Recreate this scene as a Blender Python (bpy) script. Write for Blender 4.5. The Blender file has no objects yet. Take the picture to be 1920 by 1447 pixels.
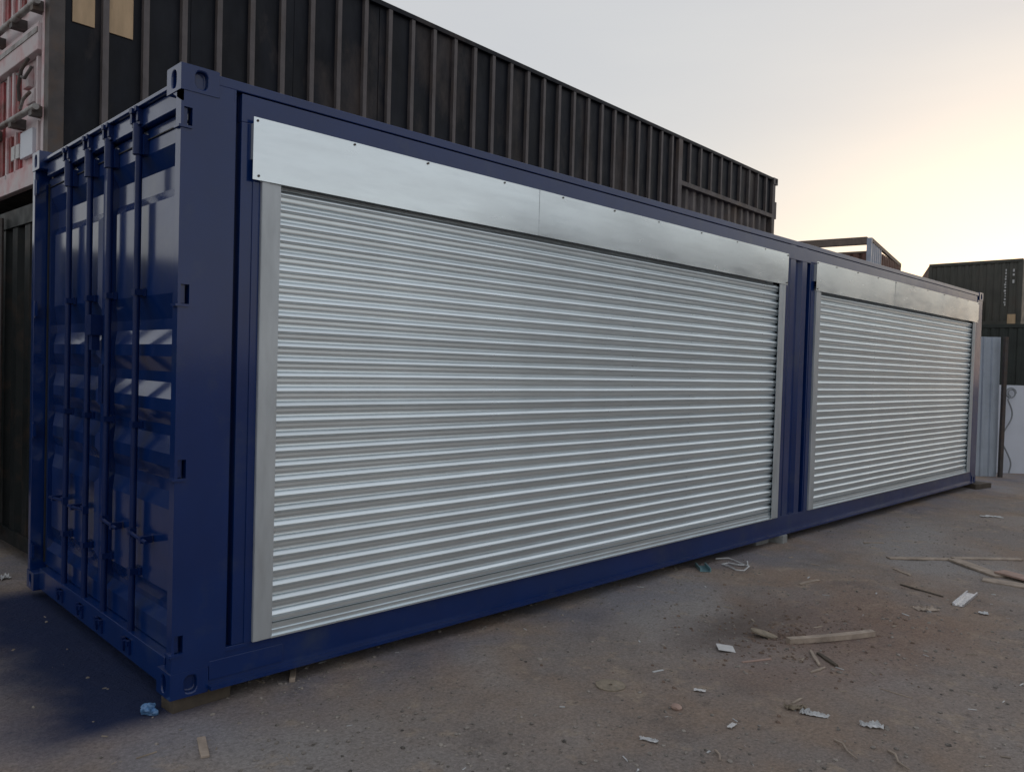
import bpy, bmesh, math, random
from mathutils import Vector, Matrix, noise
R = math.radians
random.seed(7)
sc = bpy.context.scene
C = sc.collection

# ------------------------------------------------------------------ camera
cam = bpy.data.cameras.new('camera'); cam_o = bpy.data.objects.new('camera', cam); C.objects.link(cam_o)
cam.sensor_width = 36.0; cam.lens = 36.0 * 1489.1 / 1920.0; cam.clip_start = 0.05; cam.clip_end = 2000
rt, dn, fw = Vector((.7116, -.7020, .0286)), Vector((.0032, -.0375, -.9993)), Vector((.7026, .7111, -.0244))
m = Matrix.Identity(4)
for i in range(3):
    m[i][0] = rt[i]; m[i][1] = -dn[i]; m[i][2] = -fw[i]
m[0][3], m[1][3], m[2][3] = -1.4454, -3.6287, 1.5741
cam_o.matrix_world = m
sc.camera = cam_o

# ------------------------------------------------------------------ sky, sun, exposure
SUN_EL, SUN_YAW = 3.0, 10.0                       # yaw measured from +X towards +Y
world = bpy.data.worlds.new('World'); sc.world = world; world.use_nodes = True
wn, wl = world.node_tree.nodes, world.node_tree.links
bg = wn['Background']
sky = wn.new('ShaderNodeTexSky'); sky.sky_type = 'NISHITA'; sky.sun_disc = False
sky.sun_elevation = R(SUN_EL); sky.sun_rotation = R(90 - SUN_YAW)
sky.air_density = 1.0; sky.dust_density = 1.2; sky.ozone_density = 1.0
bw = wn.new('ShaderNodeRGBToBW'); wl.new(sky.outputs[0], bw.inputs[0])
tint = wn.new('ShaderNodeMix'); tint.data_type = 'RGBA'; tint.blend_type = 'MULTIPLY'; tint.inputs['Factor'].default_value = 1
wl.new(bw.outputs[0], tint.inputs['A']); tint.inputs['B'].default_value = (1.0, 1.0, 1.03, 1)
hz = wn.new('ShaderNodeMix'); hz.data_type = 'RGBA'; hz.inputs['Factor'].default_value = 0.3     # thin high haze greys the sky
wl.new(sky.outputs[0], hz.inputs['A']); wl.new(tint.outputs['Result'], hz.inputs['B'])
veil = wn.new('ShaderNodeMix'); veil.data_type = 'RGBA'; veil.inputs['Factor'].default_value = 0.6    # even veil of thin cloud over the whole dome
warm = wn.new('ShaderNodeMix'); warm.data_type = 'RGBA'; warm.blend_type = 'MULTIPLY'; warm.inputs['Factor'].default_value = 1
wl.new(hz.outputs['Result'], warm.inputs['A']); warm.inputs['B'].default_value = (1.0, .985, .80, 1)
wl.new(warm.outputs['Result'], veil.inputs['A'])
tcw = wn.new('ShaderNodeTexCoord'); mpw = wn.new('ShaderNodeMapping'); mpw.inputs['Scale'].default_value = (1, 1, 5); wl.new(tcw.outputs['Generated'], mpw.inputs[0])
cl = wn.new('ShaderNodeTexNoise'); cl.inputs['Scale'].default_value = 1.6; cl.inputs['Detail'].default_value = 5; wl.new(mpw.outputs[0], cl.inputs['Vector'])
cr_ = wn.new('ShaderNodeValToRGB'); cr_.color_ramp.elements[0].position = .35; cr_.color_ramp.elements[1].position = .68
cr_.color_ramp.elements[0].color = (4.1, 4.18, 4.62, 1); cr_.color_ramp.elements[1].color = (4.55, 4.58, 4.85, 1)
wl.new(cl.outputs['Fac'], cr_.inputs[0]); wl.new(cr_.outputs[0], veil.inputs['B'])
wl.new(veil.outputs['Result'], bg.inputs['Color'])
bg.inputs['Strength'].default_value = 0.15
sun = bpy.data.lights.new('sun', 'SUN'); sun.energy = 0.3; sun.angle = R(12); sun.color = (1, .86, .7)
sun_o = bpy.data.objects.new('sun', sun); C.objects.link(sun_o)
sd = Vector((math.cos(R(SUN_EL)) * math.cos(R(SUN_YAW)), math.cos(R(SUN_EL)) * math.sin(R(SUN_YAW)), math.sin(R(SUN_EL))))
sun_o.rotation_euler = sd.to_track_quat('Z', 'Y').to_euler(); sun_o.location = sd * 60
sc.view_settings.view_transform = 'Standard'; sc.view_settings.look = 'None'
sc.view_settings.exposure = 0.4; sc.view_settings.gamma = 1.0; sc.view_settings.use_curve_mapping = False

# ------------------------------------------------------------------ materials
MATS = {}
def mat(name, col, rough=.5, metal=0., var=.15, scale=6., dirt=None, dirt_amt=.4, dirt_scale=2., bump=0., bump_scale=200.,
        coat=0., rvar=.1, stretch=(1, 1, 1), rnd=0., spec=.5, coat_rough=.1):
    """procedural surface: colour with noise variation, optional stains of a second colour, roughness variation, fine bump"""
    M = bpy.data.materials.new(name); M.use_nodes = True; n, l = M.node_tree.nodes, M.node_tree.links
    b = n['Principled BSDF']; tc = n.new('ShaderNodeTexCoord'); mp = n.new('ShaderNodeMapping')
    mp.inputs['Scale'].default_value = stretch; l.new(tc.outputs['Object'], mp.inputs[0])
    def nz(s, det=5, ro=.6):
        t = n.new('ShaderNodeTexNoise'); t.inputs['Scale'].default_value = s; t.inputs['Detail'].default_value = det
        t.inputs['Roughness'].default_value = ro; l.new(mp.outputs[0], t.inputs['Vector']); return t
    a = nz(scale)
    r = n.new('ShaderNodeMapRange'); r.inputs['From Min'].default_value = .3; r.inputs['From Max'].default_value = .7
    r.inputs['To Min'].default_value = 1 - var; r.inputs['To Max'].default_value = 1 + var; l.new(a.outputs['Fac'], r.inputs[0])
    mu = n.new('ShaderNodeMix'); mu.data_type = 'RGBA'; mu.blend_type = 'MULTIPLY'; mu.inputs['Factor'].default_value = 1
    mu.inputs['A'].default_value = (*col, 1); l.new(r.outputs[0], mu.inputs['B']); out = mu.outputs['Result']
    if rnd:
        oi = n.new('ShaderNodeObjectInfo'); rr = n.new('ShaderNodeMapRange')
        rr.inputs['To Min'].default_value = 1 - rnd; rr.inputs['To Max'].default_value = 1 + rnd; l.new(oi.outputs['Random'], rr.inputs[0])
        m3 = n.new('ShaderNodeMix'); m3.data_type = 'RGBA'; m3.blend_type = 'MULTIPLY'; m3.inputs['Factor'].default_value = 1
        l.new(out, m3.inputs['A']); l.new(rr.outputs[0], m3.inputs['B']); out = m3.outputs['Result']
    if dirt:
        d = nz(dirt_scale, 8, .65); cr = n.new('ShaderNodeMapRange')
        cr.inputs['From Min'].default_value = .62 - dirt_amt * .35; cr.inputs['From Max'].default_value = .82 - dirt_amt * .35
        l.new(d.outputs['Fac'], cr.inputs[0])
        m2 = n.new('ShaderNodeMix'); m2.data_type = 'RGBA'; l.new(cr.outputs[0], m2.inputs['Factor'])
        l.new(out, m2.inputs['A']); m2.inputs['B'].default_value = (*dirt, 1); out = m2.outputs['Result']
    l.new(out, b.inputs['Base Color']); b.inputs['Metallic'].default_value = metal
    b.inputs['Specular IOR Level'].default_value = spec
    rq = n.new('ShaderNodeMapRange'); rq.inputs['From Min'].default_value = .3; rq.inputs['From Max'].default_value = .7
    rq.inputs['To Min'].default_value = max(.02, rough - rvar); rq.inputs['To Max'].default_value = min(1, rough + rvar)
    l.new(nz(scale * 1.7).outputs['Fac'], rq.inputs[0]); l.new(rq.outputs[0], b.inputs['Roughness'])
    b.inputs['Coat Weight'].default_value = coat; b.inputs['Coat Roughness'].default_value = coat_rough
    if bump:
        bp = n.new('ShaderNodeBump'); bp.inputs['Strength'].default_value = bump; bp.inputs['Distance'].default_value = .004
        l.new(nz(bump_scale, 4).outputs['Fac'], bp.inputs['Height']); l.new(bp.outputs[0], b.inputs['Normal'])
    MATS[name] = M; return M

BLUE = mat('blue_paint', (.001, .021, .118), .38, var=.12, scale=2.5, dirt=(.025, .045, .11), dirt_amt=.22, dirt_scale=2.2, bump=.05, bump_scale=60, rvar=.07, coat=1., coat_rough=.13, spec=.12)
BLUE_D = mat('blue_paint_rods', (.001, .014, .085), .4, var=.15, scale=8, bump=.1, bump_scale=90, spec=.3)
GALV = mat('galvanised_slat', (.78, .86, .90), .32, metal=.84, var=.06, scale=7, rvar=.05, rnd=.08, stretch=(.3, 1, 2))
GALV_H = mat('galvanised_hood', (.78, .85, .89), .23, metal=.9, var=.06, scale=5, dirt=(.70, .77, .81), dirt_amt=.22, dirt_scale=5, rvar=.05, stretch=(.35, 1, 2))
GALV_G = mat('galvanised_guide', (.50, .54, .57), .48, metal=.55, var=.14, scale=9, stretch=(1, 1, .25), rvar=.1)
BLACK = mat('gap_shade_black', (.006, .006, .007), .8)
RUBBER = mat('black_rubber', (.012, .013, .016), .6)
PLY_D = mat('dark_plywood_floor', (.008, .010, .016), .5, var=.4, scale=5, dirt=(.085, .068, .062), dirt_amt=.34, dirt_scale=1.1, stretch=(1, 1, .4), bump=.2, bump_scale=40, spec=.2)
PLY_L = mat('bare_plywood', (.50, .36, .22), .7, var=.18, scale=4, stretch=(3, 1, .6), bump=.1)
XMEM = mat('dusty_dark_steel', (.10, .088, .09), .6, var=.4, scale=5, dirt=(.12, .085, .065), dirt_amt=.35, dirt_scale=3, stretch=(1, 1, .5), bump=.2, bump_scale=60)
XPOST = mat('brown_grey_steel', (.07, .06, .058), .6, var=.35, scale=4, dirt=(.1, .065, .045), dirt_amt=.4, dirt_scale=5, bump=.2, bump_scale=70)
PINK = mat('faded_red_paint', (.60, .31, .32), .6, var=.2, scale=7, dirt=(.56, .49, .50), dirt_amt=.8, dirt_scale=3.5, bump=.2, bump_scale=80)
PINK_R = mat('red_paint', (.30, .055, .06), .55, var=.3, scale=9, dirt=(.12, .04, .03), dirt_amt=.4, dirt_scale=6)
RODG = mat('weathered_rod', (.30, .29, .28), .5, var=.35, scale=10, dirt=(.1, .06, .045), dirt_amt=.5, dirt_scale=7)
BLK_C = mat('black_green_paint', (.006, .009, .010), .5, var=.3, scale=3, dirt=(.03, .02, .014), dirt_amt=.3, dirt_scale=4, spec=.2)
RUST = mat('rusty_brown_paint', (.13, .06, .045), .65, var=.35, scale=3, dirt=(.07, .035, .025), dirt_amt=.5, dirt_scale=4, bump=.2)
RUST_B = mat('rusty_beam', (.13, .10, .085), .65, var=.25, scale=5)
GREYP = mat('grey_blue_panel', (.30, .34, .42), .5, var=.15, scale=3)
GREEN = mat('dark_green_paint', (.055, .056, .047), .5, var=.25, scale=2, dirt=(.06, .05, .04), dirt_amt=.3)  # lightened evenly: glare of the bright sky behind is put into the colour
GREEN2 = mat('deep_green_paint', (.022, .030, .027), .5, var=.25, scale=2)
LETTER = mat('pale_lettering', (.45, .46, .46), .6)
SHEET_B = mat('pale_blue_sheet_metal', (.44, .50, .58), .42, metal=.35, var=.12, scale=3, rvar=.1)
BOARD_W = mat('pale_insulated_board', (.62, .66, .74), .5, var=.06, scale=2)
WOOD = mat('weathered_wood', (.33, .27, .22), .75, var=.3, scale=14, stretch=(1, 1, 1), bump=.3, bump_scale=60)
WOOD_P = mat('pinkish_plywood', (.36, .25, .21), .75, var=.2, scale=10, bump=.2)
WOOD_D = mat('damp_timber', (.075, .06, .045), .8, var=.3, scale=12, bump=.3, bump_scale=50)
CONC = mat('concrete_block', (.24, .25, .25), .85, var=.25, scale=20, bump=.4, bump_scale=80)
PAPER = mat('white_paper', (.58, .58, .58), .7, var=.06, scale=20)
PLASTIC = mat('white_plastic', (.52, .53, .54), .4, var=.25, scale=20)
ALU = mat('aluminium_profile', (.66, .68, .72), .3, metal=.7)
TEAL = mat('teal_profile', (.20, .36, .40), .4, metal=.4)
SPRAY = mat('blue_sprayed_foil', (.10, .22, .42), .35, var=.4, scale=30)
CARD = mat('worn_disc', (.25, .21, .16), .85, var=.3, scale=30, bump=.3)
CABLE = mat('grey_cable', (.24, .26, .28), .5)
STONE = mat('pebble', (.21, .19, .17), .85, var=.75, scale=23)
CHIPM = mat('wood_chips', (.30, .25, .20), .8, var=.4, scale=8)

def ground_material():
    M = bpy.data.materials.new('compacted_dirt'); M.use_nodes = True; n, l = M.node_tree.nodes, M.node_tree.links
    b = n['Principled BSDF']; b.inputs['Roughness'].default_value = .9; b.inputs['Specular IOR Level'].default_value = .25
    geo = n.new('ShaderNodeNewGeometry'); pos = geo.outputs['Position']
    def nz(s, det=6, ro=.6, vec=pos):
        t = n.new('ShaderNodeTexNoise'); t.inputs['Scale'].default_value = s; t.inputs['Detail'].default_value = det
        t.inputs['Roughness'].default_value = ro; l.new(vec, t.inputs['Vector']); return t.outputs['Fac']
    def rng(v, a, c, lo=0., hi=1., smooth=True):
        r = n.new('ShaderNodeMapRange'); r.interpolation_type = 'SMOOTHSTEP' if smooth else 'LINEAR'
        r.inputs['From Min'].default_value = a; r.inputs['From Max'].default_value = c
        r.inputs['To Min'].default_value = lo; r.inputs['To Max'].default_value = hi; l.new(v, r.inputs[0]); return r.outputs[0]
    def mix(f, A, B, bt='MIX'):
        x = n.new('ShaderNodeMix'); x.data_type = 'RGBA'; x.blend_type = bt
        for s, v in (('Factor', f), ('A', A), ('B', B)):
            if isinstance(v, (int, float)): x.inputs[s].default_value = v
            elif isinstance(v, tuple): x.inputs[s].default_value = (*v, 1)
            else: l.new(v, x.inputs[s])
        return x.outputs['Result']
    def math_(op, a, c):
        x = n.new('ShaderNodeMath'); x.operation = op
        for i, v in enumerate((a, c)):
            if isinstance(v, (int, float)): x.inputs[i].default_value = v
            else: l.new(v, x.inputs[i])
        return x.outputs[0]
    c = mix(rng(nz(.9), .38, .62), (.142, .128, .120), (.165, .126, .098))
    c = mix(rng(nz(2.3), .52, .74, 0, .7), c, (.10, .086, .078))
    c = mix(rng(nz(.45, 3), .50, .66), c, (.168, .158, .152))
    c = mix(rng(nz(6.0), .54, .72, 0, .8), c, (.21, .172, .135))
    c = mix(rng(nz(14, 8, .7), .56, .72, 0, .75), c, (.075, .062, .053))
    # reddish, disturbed soil round the offcuts
    sx = n.new('ShaderNodeSeparateXYZ'); l.new(pos, sx.inputs[0])
    wob = n.new('ShaderNodeMath'); wob.operation = 'MULTIPLY_ADD'; l.new(nz(1.6, 4), wob.inputs[0]); wob.inputs[1].default_value = 1.4; wob.inputs[2].default_value = -.7
    dx = math_('MULTIPLY', math_('SUBTRACT', sx.outputs[0], 3.6), .62); dy = math_('SUBTRACT', sx.outputs[1], -1.5)
    rad = math_('ADD', math_('SQRT', math_('ADD', math_('MULTIPLY', dx, dx), math_('MULTIPLY', dy, dy)), 0.), wob.outputs[0])
    c = mix(rng(rad, 1.1, .2, 0, .55), c, (.125, .083, .066))
    # blue overspray left by painting the container: strong before the doors, thin along the long side
    wob2 = n.new('ShaderNodeMath'); wob2.operation = 'MULTIPLY_ADD'; l.new(nz(2.5, 5), wob2.inputs[0]); wob2.inputs[1].default_value = .5; wob2.inputs[2].default_value = -.25
    ex = math_('ADD', sx.outputs[0], wob2.outputs[0])
    e1 = math_('MULTIPLY', rng(ex, -.72, -.22), rng(sx.outputs[0], .35, .10))
    e1 = math_('MULTIPLY', e1, math_('MULTIPLY', rng(sx.outputs[1], -.12, .12), rng(sx.outputs[1], 2.75, 2.35)))
    ey = math_('ADD', sx.outputs[1], wob2.outputs[0])
    e2 = math_('MULTIPLY', rng(ey, -.75, -.05), rng(nz(1.1, 3), .38, .62))
    c = mix(math_('MULTIPLY', e2, .40), c, (.085, .098, .14))
    # grain
    c = mix(1., c, rng(nz(60, 6, .72), .25, .75, .6, 1.4, False), 'MULTIPLY')
    v = n.new('ShaderNodeTexVoronoi'); v.inputs['Scale'].default_value = 55; l.new(pos, v.inputs['Vector'])
    c = mix(rng(v.outputs['Distance'], .18, .08, 0, .45), c, (.26, .24, .22))
    px_ = math_('MULTIPLY', math_('SUBTRACT', sx.outputs[0], 3.3), .8); py_ = math_('MULTIPLY', math_('SUBTRACT', sx.outputs[1], -1.02), 1.7)
    pit = math_('ADD', math_('SQRT', math_('ADD', math_('MULTIPLY', px_, px_), math_('MULTIPLY', py_, py_)), 0.), math_('MULTIPLY', wob.outputs[0], .6))
    c = mix(rng(pit, .75, .1, 0, .6), c, (.05, .042, .038))          # damp, freshly scraped soil
    c = mix(1., c, (1.95, 1.93, 1.93), 'MULTIPLY')
    c = mix(math_('MULTIPLY', e1, .95), c, (.003, .017, .072))
    l.new(c, b.inputs['Base Color'])
    h = math_('ADD', math_('MULTIPLY', nz(9, 6), .03), math_('ADD', math_('MULTIPLY', nz(38, 8, .75), .024), math_('MULTIPLY', nz(150, 3), .004)))
    bp = n.new('ShaderNodeBump'); bp.inputs['Strength'].default_value = .9; bp.inputs['Distance'].default_value = 1.0
    l.new(h, bp.inputs['Height']); l.new(bp.outputs[0], b.inputs['Normal'])
    return M
GROUND = ground_material()

# ------------------------------------------------------------------ helpers
def tag(o, label=None, cat=None, group=None, kind=None):
    if label: o['label'] = label
    if cat: o['category'] = cat
    if group: o['group'] = group
    if kind: o['kind'] = kind
    return o
def thing(name, label, cat, loc=(0, 0, 0), rz=0., group=None):
    o = bpy.data.objects.new(name, None); C.objects.link(o); o.location = loc; o.rotation_euler = (0, 0, rz)
    o.empty_display_size = .2
    return tag(o, label, cat, group)
class MB:
    def __init__(s): s.v, s.f = [], []
    def add(s, v, f):
        k = len(s.v); s.v += [tuple(p) for p in v]; s.f += [tuple(i + k for i in q) for q in f]; return s
    def box(s, x0, x1, y0, y1, z0, z1):
        return s.add([(x0, y0, z0), (x1, y0, z0), (x1, y1, z0), (x0, y1, z0), (x0, y0, z1), (x1, y0, z1), (x1, y1, z1), (x0, y1, z1)],
                     [(0, 3, 2, 1), (4, 5, 6, 7), (0, 1, 5, 4), (1, 2, 6, 5), (2, 3, 7, 6), (3, 0, 4, 7)])
    def tube(s, pts, r, k=10, caps=True):
        pts = [Vector(p) for p in pts]; rings = []; n0 = None
        for i, p in enumerate(pts):
            t = (pts[min(i + 1, len(pts) - 1)] - pts[max(i - 1, 0)]).normalized()
            if n0 is None:
                n0 = t.orthogonal().normalized()
            n0 = (n0 - t * n0.dot(t)).normalized(); b = t.cross(n0)
            rr = r[i] if isinstance(r, (list, tuple)) else r
            rings.append([p + (n0 * math.cos(a) + b * math.sin(a)) * rr for a in [2 * math.pi * j / k for j in range(k)]])
        v = [q for g in rings for q in g]; f = []
        for i in range(len(rings) - 1):
            for j in range(k):
                f.append((i * k + j, i * k + (j + 1) % k, (i + 1) * k + (j + 1) % k, (i + 1) * k + j))
        if caps:
            f.append(tuple(range(k))[::-1]); f.append(tuple((len(rings) - 1) * k + j for j in range(k)))
        return s.add(v, f)
    def plate_hole(s, o, u, v, w, h, cx, cy, rx, ry, depth, n):
        """flat plate o + u*[0,w] + v*[0,h] with an oval hole going `depth` inwards (against normal n)"""
        o, u, v, n = Vector(o), Vector(u), Vector(v), Vector(n); K = 20; out, hol = [], []
        for i in range(K):
            a = 2 * math.pi * i / K; ca, sa = math.cos(a), math.sin(a)
            tx = (w - cx if ca > 0 else cx) / max(abs(ca), 1e-6); ty = (h - cy if sa > 0 else cy) / max(abs(sa), 1e-6); t = min(tx, ty)
            out.append((cx + ca * t, cy + sa * t))
            px = abs(ca) ** .7 * (1 if ca > 0 else -1); py = abs(sa) ** .7 * (1 if sa > 0 else -1)
            hol.append((cx + px * rx, cy + py * ry))
        for cxn, cyn in ((0, 0), (w, 0), (w, h), (0, h)):                  # snap nearest ring point to the corner
            j = min(range(K), key=lambda q: (out[q][0] - cxn) ** 2 + (out[q][1] - cyn) ** 2); out[j] = (cxn, cyn)
        P = lambda q, d=0.: o + u * q[0] + v * q[1] - n * d
        vv = [P(q) for q in out] + [P(q) for q in hol] + [P(q, depth) for q in hol]; f = []
        for i in range(K):
            j = (i + 1) % K; f.append((i, j, K + j, K + i)); f.append((K + i, K + j, 2 * K + j, 2 * K + i))
        f.append(tuple(2 * K + i for i in range(K)))
        return s.add(vv, f)
    def build(s, name, m_, parent=None, smooth=False, bevel=0., loc=None, fix=True):
        me = bpy.data.meshes.new(name); me.from_pydata(s.v, [], s.f)
        if fix:
            b = bmesh.new(); b.from_mesh(me); bmesh.ops.recalc_face_normals(b, faces=b.faces); b.to_mesh(me); b.free()
        me.materials.append(m_)
        if smooth:
            me.shade_smooth()
            me.set_sharp_from_angle(angle=R(38))
        o = bpy.data.objects.new(name, me); C.objects.link(o)
        if parent: o.parent = parent
        if loc: o.location = loc
        if bevel:
            md = o.modifiers.new('bevel', 'BEVEL'); md.width = bevel; md.segments = 2; md.limit_method = 'ANGLE'; md.angle_limit = R(50)
            me.shade_smooth(); me.set_sharp_from_angle(angle=R(50)) if False else None
        return o
def box(name, m_, parent, x0, x1, y0, y1, z0, z1, bevel=.003):
    o = MB().box(x0, x1, y0, y1, z0, z1).build(name, m_, parent)
    if bevel:
        md = o.modifiers.new('bevel', 'BEVEL'); md.width = bevel; md.segments = 2; md.limit_method = 'ANGLE'; md.angle_limit = R(50)
    return o
def instance(src, name, parent, loc, rot=(0, 0, 0)):
    o = src.copy(); o.name = name; C.objects.link(o); o.parent = parent; o.location = loc; o.rotation_euler = rot; return o
def corrugated(mb, u0, u1, pitch, fn, z0, z1, outer=.35, slope=.18, depth=.036):
    """vertical trapezoid corrugation along u; fn(u, d, z) -> point, d measured inwards"""
    us = []; u = u0
    while u < u1 - 1e-6:
        for fr, d in ((0, 0), (outer, 0), (outer + slope, depth), (1 - slope, depth)):
            if u + fr * pitch < u1: us.append((u + fr * pitch, d))
        u += pitch
    us.append((u1, 0)); v = []; f = []
    for i, (a, d) in enumerate(us):
        v += [fn(a, d, z0), fn(a, d, z1)]
        if i: f.append((2 * i - 2, 2 * i, 2 * i + 1, 2 * i - 1))
    return mb.add(v, f)

# ------------------------------------------------------------------ ground
GZ = -.07
def sstep(a, b, x):
    t = max(0, min(1, (x - a) / (b - a))); return t * t * (3 - 2 * t)
def gh(x, y):
    h = GZ + .75 * sstep(17, 33, x)
    near = sstep(60, 20, math.hypot(x, y))
    p = Vector((x, y, 0))
    h += near * (.022 * noise.noise(p * .55) + .012 * noise.noise(p * 1.7 + Vector((3, 1, 0))) + .006 * noise.noise(p * 5.1) + .003 * noise.noise(p * 13))
    h -= .03 * math.exp(-(((x - 3.5) / .55) ** 2 + ((y + 1.05) / .28) ** 2))            # shallow scrape in the soil
    if 0 < y < 3 and -.1 < x < 12.4: h = min(h, GZ + .01)
    return h
def axis(parts):
    out = []
    for a, b, st in parts:
        k = max(1, round((b - a) / st)); out += [a + (b - a) * i / k for i in range(k)]
    return out + [parts[-1][1]]
xs = axis([(-600, -100, 100), (-100, -12, 11), (-12, -2, .5), (-2, 6.5, .05), (6.5, 14, .12), (14, 40, .8), (40, 100, 10), (100, 900, 100)])
ys = axis([(-600, -100, 100), (-100, -12, 11), (-12, -4, .5), (-4, 1, .05), (1, 5, .12), (5, 20, .8), (20, 100, 10), (100, 900, 100)])
gv = [(x, y, gh(x, y)) for y in ys for x in xs]; nx = len(xs)
gf = [(j * nx + i, j * nx + i + 1, (j + 1) * nx + i + 1, (j + 1) * nx + i) for j in range(len(ys) - 1) for i in range(nx - 1)]
gm = bpy.data.meshes.new('ground'); gm.from_pydata(gv, [], gf); gm.materials.append(GROUND); gm.shade_smooth()
go = bpy.data.objects.new('ground', gm); C.objects.link(go); tag(go, 'compacted grey brown dirt yard strewn with grit', kind='structure')

# ------------------------------------------------------------------ blue shutter container
BC = thing('shutter_container', 'long blue shipping container with two galvanised roller shutters in its side', 'container')
L_, W_, H_ = 12.192, 2.438, 2.896
# corner castings
def casting(x0, y0, z0, sx, sy):
    a = MB(); w, d, h = .178, .162, .118
    fx = x0 if sx < 0 else x0 + w; fy = y0 if sy < 0 else y0 + d
    if sy < 0: a.plate_hole((x0, y0, z0), (1, 0, 0), (0, 0, 1), w, h, .095, .058, .030, .040, .03, (0, -1, 0))
    else: a.plate_hole((x0, y0 + d, z0), (1, 0, 0), (0, 0, 1), w, h, .089, .058, .030, .040, .03, (0, 1, 0))
    a.plate_hole((fx, y0, z0), (0, 1, 0), (0, 0, 1), d, h, .081, .058, .026, .040, .03, (sx, 0, 0))
    ox = x0 + w if sx < 0 else x0; oy = y0 + d if sy < 0 else y0
    a.add([(ox, y0, z0), (ox, y0 + d, z0), (ox, y0 + d, z0 + h), (ox, y0, z0 + h)], [(0, 1, 2, 3)])
    a.add([(x0, oy, z0), (x0 + w, oy, z0), (x0 + w, oy, z0 + h), (x0, oy, z0 + h)], [(0, 1, 2, 3)])
    for z in (z0, z0 + h): a.add([(x0, y0, z), (x0 + w, y0, z), (x0 + w, y0 + d, z), (x0, y0 + d, z)], [(0, 1, 2, 3)])
    o = a.build('corner_casting', BLUE, BC, fix=False)
    b = bmesh.new(); b.from_mesh(o.data); bmesh.ops.remove_doubles(b, verts=b.verts, dist=.0004); bmesh.ops.recalc_face_normals(b, faces=b.faces); b.to_mesh(o.data); b.free()
    md = o.modifiers.new('bevel', 'BEVEL'); md.width = .007; md.segments = 3; md.limit_method = 'ANGLE'; md.angle_limit = R(50)
for z0 in (0, H_ - .118):
    for x0, sx in ((-.004, -1), (L_ - .174, 1)):
        for y0, sy in ((-.004, -1), (W_ - .158, 1)):
            casting(x0, y0, z0, sx, sy)
ZC0, ZC1 = .118, H_ - .118
# near corner post with hinge notches
NOT = [(2.621, 2.704), (1.816, 1.905), (1.019, 1.105), (.211, .293)]
p = MB(); p.box(.052, .25, 0, .05, ZC0, ZC1); p.box(0, .014, 0, .05, ZC0, ZC1)
zs = [ZC0] + sorted(v for n_ in NOT for v in n_) + [ZC1]
for i in range(0, len(zs), 2): p.box(.014, .052, 0, .05, zs[i], zs[i + 1])
p.box(.176, .25, .001, .05, ZC1, 2.838); p.box(.25, .258, .0, .075, ZC0, 2.838); p.box(.002, .05, .05, .062, ZC0, ZC1)
p.build('corner_post', BLUE, BC)
for a, b in NOT:
    hg = MB().box(.014, .034, .014, .055, a + .004, b - .002); hg.box(-.012, .05, -.008, .05, a - .012, a - .001)
    hg.box(.02, .05, .05, .075, a + .005, b - .005)
    hg.build('hinge', BLUE, BC)
# far posts
box('corner_post', BLUE, BC, 11.95, L_, 0, .09, ZC0, ZC1)
box('corner_post', BLUE, BC, 0, .10, W_ - .052, W_, ZC0, ZC1)
box('corner_post', BLUE, BC, L_ - .10, L_, W_ - .09, W_, ZC0, ZC1)
for a, b in NOT:
    MB().box(-.006, .012, W_ - .11, W_ - .05, a, b).tube([(.0, W_ - .085, a - .01), (.0, W_ - .085, b + .01)], .012, 8).build('hinge', BLUE, BC)
# shell: roof, floor, rear wall, far end
box('roof', BLUE, BC, .05, L_ - .02, .03, W_ - .03, 2.852, 2.868, 0)
box('floor', RUBBER, BC, .12, L_ - .03, .06, W_ - .05, .13, .15, 0)
corrugated(MB(), .12, L_ - .1, .278, lambda u, d, z: (u, W_ - .004 - d, z), .15, 2.84).build('rear_wall', BLUE, BC)
corrugated(MB(), .1, W_ - .1, .25, lambda u, d, z: (L_ - .006 - d, u, z), .15, 2.84).build('end_wall', BLUE, BC)
# rails along the long side
box('top_side_rail', BLUE, BC, .174, L_ - .174, .002, .062, 2.838, 2.884, .004)
box('top_side_rail', BLUE, BC, .174, L_ - .174, W_ - .062, W_ - .002, 2.838, 2.884, .004)
for a, b, sg in ((.006, .03, 1), (W_ - .03, W_ - .006, -1)):
    r = MB().box(.174, L_ - .174, a, b, .03, .168)
    if sg > 0: r.box(.174, L_ - .174, -.036, .10, .012, .030)
    else: r.box(.174, L_ - .174, W_ - .10, W_ + .01, .014, .030)
    r.build('bottom_side_rail', BLUE, BC)
box('rail_doubler_plate', BLUE, BC, .178, .56, -.001, .006, .05, .140, .002)
# frame of the shutter openings
box('frame_header', BLUE, BC, .288, 11.93, .004, .05, 2.70, 2.832, .003)
box('frame_sill', BLUE, BC, .258, 11.95, .001, .05, .168, .189, .002)
box('groove_back', BLUE, BC, .258, .30, .055, .075, .189, 2.838, 0)
for a, b in ((.288, .40), (5.775, 5.868), (6.335, 6.44), (11.82, 11.945)):
    box('frame_post', BLUE, BC, a, b, .003, .06, .189, 2.70, .004)
    box('frame_post_cap', BLUE, BC, a + .06 if a < 1 else a + .02, b - .001, -.003, .003, .189, 2.43, .002)
cp = MB(); v = []; f = []
prof = [(5.868, .050), (5.885, .050), (5.915, .008), (6.02, .008), (6.05, .044), (6.135, .044), (6.165, .008), (6.265, .008), (6.295, .05), (6.335, .05)]
for i, (a, d) in enumerate(prof):
    v += [(a, d, .189), (a, d, 2.8375)]
    if i: f.append((2 * i - 2, 2 * i, 2 * i + 1, 2 * i - 1))
cp.add(v, f).build('corrugated_pier', BLUE, BC)

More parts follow.
